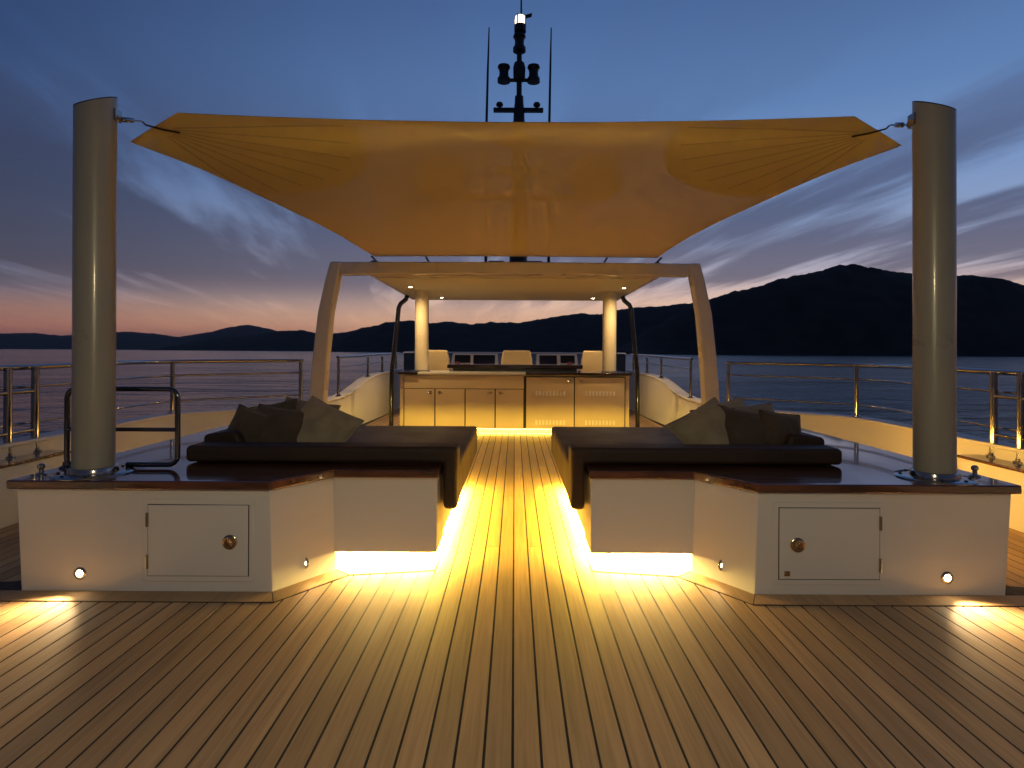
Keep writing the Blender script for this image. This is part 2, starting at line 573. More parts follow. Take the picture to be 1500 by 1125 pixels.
hill([(905, 512), (960, 476), (1000, 455), (1040, 437), (1075, 426), (1110, 419), (1140, 408), (1170, 402), (1200, 396), (1225, 388), (1250, 386), (1275, 391), (1310, 397), (1345, 400), (1390, 402), (1420, 402), (1450, 406), (1480, 413), (1510, 421), (1600, 432), (1750, 415), (2000, 430), (2400, 470), (2700, 512)], 2300, 900, 5.0, seed=1.3)
hill([(505, 512), (525, 483), (545, 477), (570, 471), (600, 469), (630, 473), (655, 470), (690, 474), (720, 471), (760, 472), (790, 467), (820, 462), (850, 458), (875, 460), (905, 453), (935, 449), (965, 448), (1000, 444), (1040, 440), (1100, 436), (1200, 446), (1300, 470), (1400, 512)], 3600, 1300, 7.0, name='hill', seed=4.1)
hill([(262, 512), (285, 500), (330, 494), (370, 490), (410, 484), (440, 483), (470, 488), (500, 487), (540, 478), (580, 473), (640, 480), (720, 500), (800, 512)], 5500, 1600, 8.0, name='hill', seed=7.7, step=2.5)
hill([(-900, 512), (-700, 478), (-500, 470), (-300, 480), (-100, 484), (0, 488), (45, 487), (90, 491), (140, 488), (185, 485), (225, 488), (262, 493), (300, 487), (340, 478), (362, 475), (390, 480), (425, 490), (480, 497), (560, 505), (620, 512)], 11000, 2500, 10.0, name='hill', seed=9.2, step=2.5)

# thin evening air out over the bay
HAZE = 0.00002
if HAZE:
    hz_m = bpy.data.materials.new('evening_haze'); hz_m.use_nodes = True
    t = NT(hz_m.node_tree)
    pv = t.n('ShaderNodeVolumePrincipled'); pv.inputs['Color'].default_value = (0.86, 0.88, 0.95, 1); pv.inputs['Density'].default_value = HAZE
    pv.inputs['Anisotropy'].default_value = 0.2
    o = t.n('ShaderNodeOutputMaterial'); t.l(pv.outputs[0], o.inputs['Volume'])
    hb = MB().box(-41000, 41000, -31000, 46000, wl - 12, 980).build('haze', hz_m)
    tag(hb, kind='stuff')

# ------------------------------------------------------------------ hull and deck
hull = MB()
hull.prism([(-3.72, -9), (3.72, -9), (3.72, 6.4), (2.66, 7.35), (2.55, 12.9), (-2.55, 12.9), (-2.66, 7.35), (-3.72, 6.4)], -2.6, -0.03)
hull.prism([(-3.9, -14), (3.9, -14), (4.0, 8), (3.4, 16), (2.0, 24), (0.2, 31), (-0.2, 31), (-2.0, 24), (-3.4, 16), (-4.0, 8)], -7.5, -2.6)
tag(hull.build('hull', M['white'], bevel=0.02), kind='structure')

deck = MB().prism([(-3.6, -6), (3.6, -6), (3.6, 6.3), (2.55, 7.2), (2.48, 12.7), (-2.48, 12.7), (-2.55, 7.2), (-3.6, 6.3)], -0.024, -0.0014).build('deck', M['caulk'])
tag(deck, kind='structure')
P = 0.0853
GAP = 0.0085
for k in range(-42, 42):
    xa, xb = k * P + GAP / 2, (k + 1) * P - GAP / 2
    xm = max(abs(xa), abs(xb))
    y1 = 12.6 if xm < 2.46 else (6.3 - max(0, 0) if xm > 3.55 else 7.15 - (xm - 2.5) * 0.85)
    joints = {1: [3.65, 9.15], 2: [-0.58, 4.92, 10.42], 0: [0.7, 6.2]}[k % 3]
    if abs(k) % 2 == 0 and k % 3 == 0:
        joints = [j + 0.02 for j in joints]
    ys = [-2.6] + [j for j in joints if -2.5 < j < y1 - 0.3] + [y1]
    for a, b in zip(ys, ys[1:]):
        a2, b2 = a + 0.0012, b - 0.0012
        dz = random.uniform(-0.0003, 0.0003)
        MB().box(xa, xb, a2, b2, -0.0075, dz).build('plank', M['teak'], deck)
for s in (-1, 1):
    def brd(poly):
        MB().prism(poly, -0.0030, 0.0042).mirror(s).build('margin_board', M['teak'], deck)
    def clk(poly):
        return poly
    brd([(1.196, 2.938), (2.452, 2.938), (3.0, 2.938), (3.0, 2.822), (1.143, 2.822)])
    brd([(1.192, 2.938), (1.139, 2.824), (0.884, 3.164), (0.974, 3.236)])
    brd([(0.968, 3.240), (0.878, 3.170), (0.43, 3.240), (0.43, 3.36), (0.968, 3.36)])
    c_ = MB().prism([(3.0, 2.816), (1.138, 2.816), (0.872, 3.164), (0.43, 3.234), (0.43, 3.366), (3.0, 3.0)], -0.0035, 0.0016).mirror(s)
    c_.build('margin_seam', M['caulk'], deck)


# ------------------------------------------------------------------ lounge cabinets
def spot(name, loc, target, watts, angle, blend, color, parent, radius=0.02):
    d = bpy.data.lights.new(name, 'SPOT')
    d.energy = watts; d.spot_size = R(angle); d.spot_blend = blend; d.color = color; d.shadow_soft_size = radius
    o = bpy.data.objects.new(name, d); C.objects.link(o)
    v = Vector(target) - Vector(loc)
    o.rotation_euler = v.to_track_quat('-Z', 'Y').to_euler()
    org = Vector(parent['_org']); o.location = Vector(loc) - org
    o.parent = parent
    return o


def cabinet(s, label):
    t0 = thing('lounge_cabinet', label, 'cabinet', (s * 1.85, 3.1, 0), 'white cabinets with dark tops')
    top = [(1.21, 2.94), (2.462, 2.94), (2.425, 5.38), (1.60, 5.38), (1.60, 3.56), (0.987, 3.56), (0.987, 3.24)]
    bot = [(1.194, 2.94), (2.436, 2.94), (2.40, 5.38), (1.60, 5.38), (1.60, 3.56), (0.972, 3.56), (0.972, 3.24)]
    MB().prism(top, 0.0, 0.511, bot).mirror(s).build('cabinet_body', M['white'], t0, bevel=0.004)
    MB().box(0.42, 0.986, 3.238, 3.27, 0.100, 0.511).mirror(s).build('recessed_panel', M['white'], t0, bevel=0.004)
    MB().box(0.42, 0.452, 3.271, 3.54, 0.100, 0.511).mirror(s).build('end_panel', M['white'], t0, bevel=0.004)
    MB().box(0.56, 0.986, 3.44, 3.47, 0.0, 0.2).mirror(s).build('toe_kick', M['white'], t0)
    MB().box(0.453, 0.97, 3.272, 3.54, 0.0965, 0.1000).mirror(s).build('lip', M['white'], t0)
    MB().box(0.50, 0.965, 3.352, 3.384, 0.0915, 0.0955).mirror(s).build('led_strip', M['led_front'], t0)
    MB().box(2.443, 2.452, 3.05 if s > 0 else 4.95, 5.3, 0.425, 0.442).mirror(s).build('led_strip', M['led_side'] if s > 0 else M['led_side_dim'], t0)
    slab = [(0.408, 3.208), (0.972, 3.208), (1.197, 2.908), (2.49, 2.908), (2.455, 5.40), (1.88, 5.40), (1.88, 3.545), (0.408, 3.545)]
    MB().prism(slab, 0.5115, 0.555).mirror(s).build('countertop', M['mahogany'], t0, bevel=0.008, seg=3)
    # hatch
    x0, x1, z0, z1 = 1.312, 1.806, 0.082, 0.432
    fr = MB()
    w_ = 0.024
    fr.box(x0 - 0.004 - w_, x1 + 0.004 + w_, 2.934, 2.9395, z1 + 0.004, z1 + 0.004 + w_)
    fr.box(x0 - 0.004 - w_, x1 + 0.004 + w_, 2.934, 2.9395, z0 - 0.004 - w_, z0 - 0.004)
    fr.box(x0 - 0.004 - w_, x0 - 0.004, 2.934, 2.9395, z0 - 0.004, z1 + 0.004)
    fr.box(x1 + 0.004, x1 + 0.004 + w_, 2.934, 2.9395, z0 - 0.004, z1 + 0.004)
    hf = fr.mirror(s).build('hatch_frame', M['white'], t0, bevel=0.002)
    MB().box(x0 - 0.0045, x1 + 0.0045, 2.9375, 2.9385, z0 - 0.0045, z1 + 0.0045).mirror(s).build('gap_backing', M['caulk'], hf)  # black backing plate, seen as the dark gap line around the door
    d = MB().box(x0, x1, 2.9300, 2.9372, z0, z1).mirror(s).build('hatch_door', M['white'], t0, bevel=0.003)
    lx, lz = 1.400, 0.252
    lt = MB().lathe([(0.036, 0.0), (0.036, -0.006), (0.030, -0.010), (0.018, -0.010), (0.016, -0.004), (0.0, -0.004)], (lx, 2.930, lz), 24, 'Y').mirror(s).build('latch', M['brass'], d, smooth=40)
    MB().box(lx - 0.006, lx + 0.006, 2.915, 2.9255, lz - 0.024, lz + 0.024).turn(35, 'Y', (lx, 2.92, lz)).mirror(s).build('latch_lever', M['brass'], t0, bevel=0.003)
    for hz_ in (0.36, 0.152):
        MB().tube([(x1 + 0.003, 2.930, hz_ - 0.034), (x1 + 0.003, 2.930, hz_ + 0.034)], 0.0075, 8).mirror(s).build('hinge', M['steel'], d, smooth=40)
    if s > 0:
        MB().box(1.335, 1.362, 2.926, 2.9298, 0.098, 0.122).mirror(s).build('name_plate', M['brass'], d, bevel=0.001)
    # courtesy lights
    for (cx, cy, ang, big) in ((2.145, 2.940, 0, True), (1.088, 3.102, -53.1, False)):
        c0 = (cx, cy, 0.09)
        rz = MB().lathe([(0.016, 0.002), (0.030, 0.002), (0.031, -0.003), (0.026, -0.006), (0.017, -0.005), (0.0148, -0.001)], c0, 24, 'Y')
        ln = MB().lathe([(0.0145, -0.0005), (0.013, -0.004), (0.008, -0.006), (0.0, -0.0068)], c0, 20, 'Y')
        # diagonal face runs from the front corner inward; turn the fitting to lie on it
        if ang:
            rz.turn(90 + ang, 'Z', c0); ln.turn(90 + ang, 'Z', c0)
            nrm = Vector((-math.sin(R(36.9 + 0)) * 0 - 0.8, -0.6, 0))
        b = rz.mirror(s).build('courtesy_light', M['steel'], t0, smooth=40)
        ln.mirror(s).build('lens', M['lamp'] if big else M['lamp_small'], b, smooth=60)
    spot('courtesy_lamp', (s * 2.145, 2.925, 0.092), (s * 2.30, 2.40, 0.068), 60.0, 112, 1.0, (1.0, 0.66, 0.30), t0)
    spot('courtesy_lamp', (s * 1.078, 3.092, 0.092), (s * 0.85, 2.9, 0.0), 3.5, 110, 0.8, (1.0, 0.66, 0.30), t0)
    return t0


cabinet(-1, 'white cabinet with dark glossy top carrying the chrome hoop rail')
cabinet(1, 'white cabinet with small square plate below the latch of its hatch')


# ------------------------------------------------------------------ sun lounges
def sofa(s, label):
    t0 = thing('sun_lounge', label, 'sofa', (s * 1.1, 4.45, 0), 'brown sun lounges facing across the aisle')
    MB().box(0.43, 1.595, 3.575, 5.33, 0.100, 0.375).mirror(s).build('base', M['white'], t0, bevel=0.006)
    MB().box(0.56, 1.595, 3.56, 5.16, 0.0, 0.099).mirror(s).build('plinth', M['white'], t0)
    MB().box(0.478, 0.510, 3.40, 5.20, 0.0915, 0.0955).mirror(s).build('led_strip', M['led'], t0)
    MB().box(0.58, 1.58, 5.163, 5.175, 0.084, 0.094).mirror(s).build('led_strip', M['led_back'], t0)
    seat = [(0.335, 0.275), (0.335, 0.52), (1.63, 0.52), (1.63, 0.38), (0.425, 0.38), (0.425, 0.275)]
    MB().prism_y(seat, 3.575, 5.40).mirror(s).build('seat_cushion', M['leather'], t0, bevel=0.028, seg=4)
    back = [(0.322, 0.30), (0.322, 0.655), (1.865, 0.655), (1.865, 0.562), (0.402, 0.562), (0.402, 0.30)]
    MB().prism_y(back, 3.36, 3.545).mirror(s).build('backrest', M['leather'], t0, bevel=0.026, seg=4)
    side = [(1.58, 0.525), (1.66, 0.700), (1.70, 0.712), (1.865, 0.690), (1.865, 0.562), (1.70, 0.525)]
    MB().prism_y(side, 3.552, 5.42).mirror(s).build('backrest', M['leather'], t0, bevel=0.024, seg=4)
    # seam piping along seat edge
    MB().tube([(0.338, 3.60, 0.492), (0.338, 5.37, 0.492)], 0.005, 6).mirror(s).build('piping', M['leather'], t0, smooth=60)
    return t0


sofa(-1, 'left brown leather sun lounge behind the cabinet with the hoop rail')
sofa(1, 'right brown leather sun lounge behind the cabinet with the plated hatch')


def pillow(name_label, c, size, T, rot, mat, seed, group='scatter pillows on the lounges'):
    n = 22
    vs, fs = [], []
    def pt(i, j, side):
        u = -1 + 2 * i / n; v = -1 + 2 * j / n
        pinch = 1 - 0.055 * (1 - u * u) * v * v; pinch2 = 1 - 0.055 * (1 - v * v) * u * u
        tx = u * pinch2; ty = v * pinch
        th = (max(0, 1 - abs(u) ** 2.3) * max(0, 1 - abs(v) ** 2.3)) ** 0.66
        nn_ = mnoise.noise((u * 1.7 + seed, v * 1.7, seed * 2.1)) * 0.18 + mnoise.noise((u * 4 + seed, v * 4, side * 2 + seed)) * 0.07
        z = side * T * th * (1 + nn_)
        sag = -0.035 * (1 - v) * 0.0
        return Vector((tx * size * 0.5, z, ty * size * 0.5 + sag))
    top = {}
    for side in (1, -1):
        for i in range(n + 1):
            for j in range(n + 1):
                if side == -1 and (i in (0, n) or j in (0, n)):
                    top[(side, i, j)] = top[(1, i, j)]
                    continue
                top[(side, i, j)] = len(vs); vs.append(pt(i, j, side))
    for side in (1, -1):
        for i in range(n):
            for j in range(n):
                q = [top[(side, i, j)], top[(side, i + 1, j)], top[(side, i + 1, j + 1)], top[(side, i, j + 1)]]
                fs.append(tuple(q if side < 0 else reversed(q)))
    mt = Matrix.Translation(c) @ Matrix.Rotation(R(rot[2]), 4, 'Z') @ Matrix.Rotation(R(rot[0]), 4, 'X') @ Matrix.Rotation(R(rot[1]), 4, 'Y')
    o = MB().add([mt @ q for q in vs], fs).build('pillow', mat, smooth=80)
    rim = [pt(i, 0, 1) for i in range(n)] + [pt(n, j, 1) for j in range(n)] + [pt(n - i, n, 1) for i in range(n)] + [pt(0, n - j, 1) for j in range(n)]
    MB().tube([mt @ q for q in rim], 0.0055, 6, True).build('piping', mat, o, smooth=60)
    return tag(o, name_label, 'pillow', group)


for s, side in ((-1, 'left'), (1, 'right')):
    j = 0.0 if s < 0 else 1.0
    pillow('big pale olive pillow slumped at aisle end of the %s lounge pile' % side, (s * (1.27 + 0.01 * j), 3.80, 0.662), 0.44, 0.115, (-38, s * (-25 - 4 * j), s * 6), M['olive'], 1.0 + s)
    pillow('pale taupe pillow showing its top edge behind the olive one, %s lounge' % side, (s * (1.43 + 0.02 * j), 3.96, 0.680), 0.42, 0.11, (-36, s * (-8 - 6 * j), s * 10), M['olive'] if s > 0 else M['taupe'], 2.2 + s)
    pillow('dark brown pillow standing in the middle of the %s lounge pile' % side, (s * (1.475 - 0.02 * j), 3.74, 0.668), 0.37, 0.10, (-30, s * (-9 + 20 * j), s * -8), M['brownfab'], 3.7 + s)
    pillow('dark pillow tilted against the outer backrest corner of the %s lounge' % side, (s * 1.59, 3.84, 0.685), 0.37, 0.095, (-26, s * (12 - 16 * j), s * 22), M['brownfab'] if s < 0 else M['taupe'], 5.1 + s)
    pillow('small dark pillow farthest from the aisle on the %s lounge' % side, (s * 1.665, 3.70, 0.690), 0.28, 0.075, (-20, s * (-16 + 24 * j), s * 12), M['brownfab'], 6.4 + s)


# ------------------------------------------------------------------ sail posts, hoop rail, studs
def sail_post(s, label, lean):
    X, Y = s * 2.18, 3.08
    t0 = thing('sail_post', label, 'post', (X, Y, 0.555), 'shade sail posts')
    n = 40
    loops = []
    for z in (0.575, 0.62, 1.4, 2.2, None):
        lp = []
        for k in range(n):
            a = 2 * math.pi * k / n
            x, y = 0.0945 * math.cos(a), 0.0945 * math.sin(a)
            zz = z if z is not None else 2.478 + 0.40 * y - s * x * 0.27
            lp.append((X + x + lean * (zz - 0.555), Y + y, zz))
        loops.append(lp)
    pz = MB().loft(loops)
    pz.build('pole', M['post'], t0, smooth=40)
    lid = [[(x, y, z + 0.0005) for x, y, z in loops[-1]], [(X + (x - X) * 1.0, y, z + 0.006) for x, y, z in loops[-1]]]
    MB().loft(lid).build('cap', M['black'], t0, smooth=40)
    bp = MB().lathe([(0.0, 0.5555), (0.182, 0.5555), (0.182, 0.560), (0.176, 0.564), (0.130, 0.566), (0.12, 0.566)], (X, Y, 0), 48).build('base_plate', M['steel'], t0, smooth=40)
    ep = MB().box(X - s * 0.0985 - 0.006 + lean * 1.87, X - s * 0.0985 + 0.006 + lean * 1.87, Y - 0.002, Y + 0.05, 2.39, 2.45)
    ep.build('eye_plate', M['steel'], t0, bevel=0.002)
    MB().lathe([(0.094, 0.566), (0.112, 0.566), (0.112, 0.572), (0.106, 0.590), (0.097, 0.594)], (X, Y, 0), 40).build('collar', M['steel'], t0, smooth=40)
    for k in range(8):
        a = 2 * math.pi * (k + 0.5) / 8
        MB().lathe([(0.009, 0.564), (0.009, 0.569), (0.005, 0.572), (0, 0.572)], (X + 0.152 * math.cos(a), Y + 0.152 * math.sin(a), 0), 8).build('bolt', M['black'], bp, smooth=40)
    return t0


sail_post(-1, 'tall pale round post beside the chrome hoop rail', 0.0)
sail_post(1, 'tall pale round post in front of the big dark hill', -0.0068)

t0 = thing('hoop_rail', 'low polished steel hoop rail standing behind the left post', 'rail', (-2.12, 3.24, 0.555))
path = []
xa, xb, zb, zt, rr, yy = -2.425, -1.825, 0.575, 0.985, 0.05, 3.22
path += [(-2.2, yy, zb), (xa + 0.02, yy, zb)]
path = [(xa, yy, 0.556), (xa, yy, zt - rr)]
for k in range(1, 7):
    a = math.pi - math.pi / 2 * k / 6
    path.append((xa + rr + rr * math.cos(a), yy, zt - rr + rr * math.sin(a)))
for k in range(0, 7):
    a = math.pi / 2 - math.pi / 2 * k / 6
    path.append((xb - rr + rr * math.cos(a), yy, zt - rr + rr * math.sin(a)))
path += [(xb, yy, zb + rr)]
for k in range(0, 7):
    a = -math.pi / 2 * k / 6
    path.append((xb - rr + rr * math.cos(a), yy, zb + rr + rr * math.sin(a)))
path += [(-2.1, yy, zb)]
MB().tube(path, 0.0135, 12).build('hoop', M['darksteel'], t0, smooth=60)
MB().tube([(xa, yy, 0.765), (xb, yy, 0.765)], 0.011, 10).build('crossbar', M['darksteel'], t0, smooth=60)
for xf in (xa, ):
    MB().lathe([(0.036, 0.5555), (0.036, 0.562), (0.02, 0.570), (0.018, 0.590)], (xf, yy, 0), 20).build('foot_flange', M['darksteel'], t0, smooth=40)

for s, lab in ((-1, 'small chrome stud on the counter corner by the hoop rail'), (1, 'small chrome stud on the counter edge beside the right post')):
    o = MB().lathe([(0.026, 0.5555), (0.026, 0.561), (0.012, 0.566), (0.010, 0.585), (0.017, 0.592), (0.017, 0.606), (0.008, 0.613), (0.0, 0.614)], (s * 2.42, 3.04 if s < 0 else 3.12, 0), 16).build('deck_stud', M['steel'], smooth=40)
    tag(o, lab, 'stud')

# ------------------------------------------------------------------ shade sail
sail = thing('shade_sail', 'large cream shade sail stretched between two posts and the hardtop', 'shade sail', (0, 5, 2.4))
SX0, SXC, SXT = 1.72, 1.87, 2.36
def sail_front(x):
    a = abs(x)
    if a <= SXC:
        return 3.28 + 0.13 * (1 - (a / SXC) ** 2)
    return 3.28 + (a - SXC) / (SXT - SXC) * 0.35
def sail_back(x):
    a = abs(x)
    if a <= SX0:
        return 7.02 - 0.05 * (1 - (a / SX0) ** 2)
    q = (a - SX0) / (SXT - SX0)            # 0 at roof corner, 1 at tip
    return 7.02 + (3.632 - 7.02) * q
SIDE = {1: [(3.632, 2.36), (3.9, 2.23), (4.25, 2.095), (4.6, 2.005), (4.9, 1.925), (5.32, 1.815), (5.89, 1.725), (6.4, 1.685), (7.02, 1.67)],
        -1: [(3.632, 2.36), (3.9, 2.235), (4.15, 2.14), (4.79, 1.95), (5.4, 1.82), (5.96, 1.735), (6.5, 1.69), (7.02, 1.655)]}
def side_w(s_, y):
    tb = SIDE[s_]
    if y <= tb[0][0]:
        return SXT
    for (ya, wa), (yb, wb) in zip(tb, tb[1:]):
        if y <= yb:
            return wa + (wb - wa) * (y - ya) / (yb - ya)
    return tb[-1][1]
def warp(x, y):
    """pull the straight side edges in to the hollow-cut line of the sail"""
    if y <= 3.632:
        return x
    w0 = SXT + (SX0 - SXT) * (y - 3.632) / (7.02 - 3.632)
    return x * side_w(1 if x > 0 else -1, y) / w0
def sail_z(x, y):
    q = min(1, max(0, (y - 3.28) / (7.02 - 3.28)))
    zc_ = 2.50 + (2.31 - 2.50) * q
    belly = 0.045 * (1 - (x / 2.3) ** 2) * math.sin(math.pi * min(1, q * 0.85 + 0.25)) * (1 - q)
    ripple = 0.004 * math.sin(x * 9 + y * 2) * q * (1 - q) * 4
    return zc_ + belly * 0.8 - 0.035 * math.sin(math.pi * q) + ripple
xs = [-SXT + 0.001, -2.28, -2.2, -2.1, -2.0, -1.93, -SXC, -1.8, -SX0]
xs = xs[:-1] + [-1.84, -1.81, -1.78, -1.75, -1.735, -SX0] if False else sorted(set(xs[:-2] + [-1.84, -1.80, -1.77, -1.75, -1.735, -SX0]))
NXS = len(xs)
k = -1.6
while k < 1.61:
    xs.append(k); k += 0.1
xs += [-q for q in reversed(xs[:NXS])]
NR = 46
vs, fs = [], []
for i, x in enumerate(xs):
    a, b = sail_front(x), sail_back(x)
    for j in range(NR + 1):
        y = a + (b - a) * j / NR
        xw = warp(x, y)
        vs.append((xw, y, sail_z(xw, y)))
for i in range(len(xs) - 1):
    for j in range(NR):
        q = i * (NR + 1) + j
        fs.append((q, q + NR + 1, q + NR + 2, q + 1))
MB().add(vs, fs).build('cloth', M['cloth'], sail, smooth=80, recalc=False)
# hems
def hem(pts, wdt, name='hem'):
    vs, fs = [], []
    c_ = Vector((0, 5.2, 2.4))
    for q in pts:
        q = Vector(q); d = (c_ - q); d.z = 0; d.normalize()
        in_ = q + d * wdt
        vs += [(q.x, q.y, sail_z(q.x, q.y) - 0.003), (in_.x, in_.y, sail_z(in_.x, in_.y) - 0.003)]
    for i in range(len(pts) - 1):
        fs.append((2 * i, 2 * i + 1, 2 * i + 3, 2 * i + 2))
    return MB().add(vs, fs).build(name, M['cloth'], sail, smooth=80, recalc=False)
hem([(x, sail_front(x), 0) for x in [-SXT + 0.01 + (2 * SXT - 0.02) * i / 80 for i in range(81)]], 0.05)
for s in (-1, 1):
    hem([(s * (side_w(s, 3.64 + 3.37 * i / 60) - 0.002), 3.64 + 3.37 * i / 60, 0) for i in range(61)], 0.05)
    # fan-stitched corner reinforcement
    tip = Vector((s * 2.10, 3.46))
    inner = Vector((s * 1.1, 4.4)) - tip
    inner.normalize()
    perp = Vector((-inner.y, inner.x))
    def on(pq, dz):
        return (pq.x, pq.y, sail_z(pq.x, pq.y) - dz)
    def inside(pq):
        a = abs(pq.x)
        return a < side_w(1 if pq.x > 0 else -1, pq.y) - 0.02 and sail_front(pq.x) + 0.02 < pq.y < 7.0
    # doubled cloth patch ending in an arc
    pv_, pf_, ids = [], [], {}
    for ia in range(41):
        an = R(-75 + 150 * ia / 40)
        dd_ = inner * math.cos(an) + perp * math.sin(an)
        for ir in range(15):
            rr_ = 0.02 + (1.12 + 0.10 * math.cos(an * 2)) * ir / 14
            pq = tip + dd_ * rr_
            ids[ia, ir] = len(pv_); pv_.append(on(pq, 0.0035))
    for ia in range(40):
        for ir in range(14):
            q4 = [ids[ia, ir], ids[ia, ir + 1], ids[ia + 1, ir + 1], ids[ia + 1, ir]]
            if all(inside(Vector(pv_[i][:2])) for i in q4):
                pf_.append(tuple(q4))
    used = sorted({i for f in pf_ for i in f}); new = {o_: n_ for n_, o_ in enumerate(used)}
    MB().add([pv_[i] for i in used], [tuple(new[i] for i in f) for f in pf_]).build('corner_patch', M['cloth'], sail, smooth=80, recalc=False)
    seams = MB()
    for kk in range(8):
        ang = R(-44 + 88 * kk / 7)
        d = (inner * math.cos(ang) + perp * math.sin(ang))
        nrm = Vector((-d.y, d.x)) * 0.009
        pts = [tip + d * (0.10 + 1.0 * q / 14) for q in range(15)]
        pts = [q for q in pts if inside(q)]
        v2, f2 = [], []
        for q in pts:
            v2 += [on(q - nrm, 0.0045), on(q + nrm, 0.0045)]
        for i in range(len(pts) - 1):
            f2.append((2 * i, 2 * i + 1, 2 * i + 3, 2 * i + 2))
        if f2:
            seams.add(v2, f2)
    seams.build('corner_stitching', M['stitch'], sail, recalc=False)
    # webbing loop and grommet ring
    wv_ = MB()
    g0 = Vector((s * 1.98, 3.50)); g1 = Vector((s * 2.12, 3.40))
    MB().tube([on(g0, 0.014), on((g0 + g1) / 2, 0.016), on(g1, 0.010), (s * 2.125, 3.38, 2.495)], [0.006, 0.006, 0.005, 0.005], 8).build('webbing_loop', M['leather'], sail, smooth=60)

for s, lab in ((-1, 'steel tension line between sail and left post'), (1, 'steel tension line with turnbuckle between sail and right post')):
    t0 = thing('tension_line', lab, 'rigging', (s * 2.12, 3.3, 2.47))
    a = Vector((s * 2.13, 3.375, 2.497)); b = Vector((s * 2.165, 3.172, 2.43))
    if s > 0:
        b = Vector((2.10, 3.16, 2.415))
    dirn = b - a
    MB().tube([a, b], 0.0045, 8).build('wire', M['steel'], t0, smooth=60)
    MB().tube([a + dirn * 0.25, a + dirn * 0.30, a + dirn * 0.60, a + dirn * 0.65], [0.007, 0.014, 0.014, 0.007], 10).build('turnbuckle', M['steel'], t0, smooth=60)
    MB().tube([b + Vector((0.018 * math.cos(2 * math.pi * k / 12), 0, 0.018 * math.sin(2 * math.pi * k / 12))) for k in range(12)], 0.005, 6, True).build('ring', M['steel'], t0, smooth=60)


# ------------------------------------------------------------------ bulwarks and rails
def bulwark(s, label):
    t0 = thing('bulwark', label, 'bulwark', (s * 3.5, 4.5, 0), 'white bulwarks along the deck sides')
    path = [(3.58, 3.9, .50), (3.58, 5.0, .50), (3.58, 5.9, .50), (3.55, 6.15, .50), (3.42, 6.38, .50), (2.72, 6.98, .50), (2.58, 7.2, .50), (2.53, 7.5, .50), (2.52, 8.1, .50),
            (2.51, 8.7, .505), (2.50, 9.1, .535), (2.49, 9.5, .60), (2.47, 9.9, .68), (2.45, 10.3, .735), (2.43, 10.8, .76), (2.41, 11.6, .775), (2.40, 12.7, .78)]
    def sweep(inset, outset, zlo, zhi):
        loops = []
        for i, (x, y, z) in enumerate(path):
            a = Vector(path[max(i - 1, 0)][:2]); b = Vector(path[min(i + 1, len(path) - 1)][:2])
            d = (b - a).normalized(); nrm = Vector((d.y, -d.x))
            p0 = Vector((x, y)) - nrm * inset; p1 = Vector((x, y)) + nrm * outset
            lo = zlo if zlo is not None else None
            za = lo if lo is not None else z + 0.001
            zb = z if zhi is None else z + zhi
            loops.append([(p0.x, p0.y, za), (p1.x, p1.y, za), (p1.x, p1.y, zb), (p0.x, p0.y, zb)])
        return MB().loft(loops).mirror(s)
    sweep(0.0, 0.15, -0.5, None).build('wall', M['matte'], t0, smooth=35)
    sweep(0.018, 0.17, None, 0.030).build('cap_rail', M['matte'], t0, bevel=0.008)
    MB().box(3.42, 3.76, -3.0, 4.56, -0.5, 0.40).mirror(s).build('side_locker', M['matte'], t0, bevel=0.006)
    MB().box(3.405, 3.78, -3.0, 4.575, 0.401, 0.424).mirror(s).build('locker_lid', M['mahogany'], t0, bevel=0.006)
    return t0


bulwark(-1, 'low white bulwark curving along the left deck side under its rail')
bulwark(1, 'low white bulwark curving along the right deck side, lit amber')


def rail(s, label, levels, path, posts, base_fn, zt):
    t0 = thing('guard_rail', label, 'railing', (s * path[0][0], path[0][1], base_fn(path[0][1])), 'polished steel guard rails')
    for i, z in enumerate(levels):
        r = 0.021 if i == 0 else 0.0115
        MB().tube([(s * x, y, z + dz) for x, y, dz in path], r, 10).build('rail', M['steel'], t0, smooth=60)
    for (x, y, r) in posts:
        zb = base_fn(y)
        MB().tube([(s * x, y, zb), (s * x, y, levels[0] - 0.01)], r, 12).build('post', M['steel'], t0, smooth=60)
        MB().lathe([(0.045, zb), (0.045, zb + 0.008), (r + 0.006, zb + 0.016), (r + 0.004, zb + 0.03)], (s * x, y, 0), 16).build('foot', M['steel'], t0, smooth=40)
    return t0


def curve_path(pts, n=8):
    """Catmull-Rom through plan points"""
    out = []
    q = [pts[0]] + list(pts) + [pts[-1]]
    for i in range(1, len(q) - 2):
        for k in range(n):
            u = k / n
            out.append(tuple(0.5 * ((2 * q[i][c]) + (-q[i - 1][c] + q[i + 1][c]) * u + (2 * q[i - 1][c] - 5 * q[i][c] + 4 * q[i + 1][c] - q[i + 2][c]) * u * u + (-q[i - 1][c] + 3 * q[i][c] - 3 * q[i + 1][c] + q[i + 2][c]) * u ** 3) for c in range(3)))
    out.append(pts[-1])
    return out


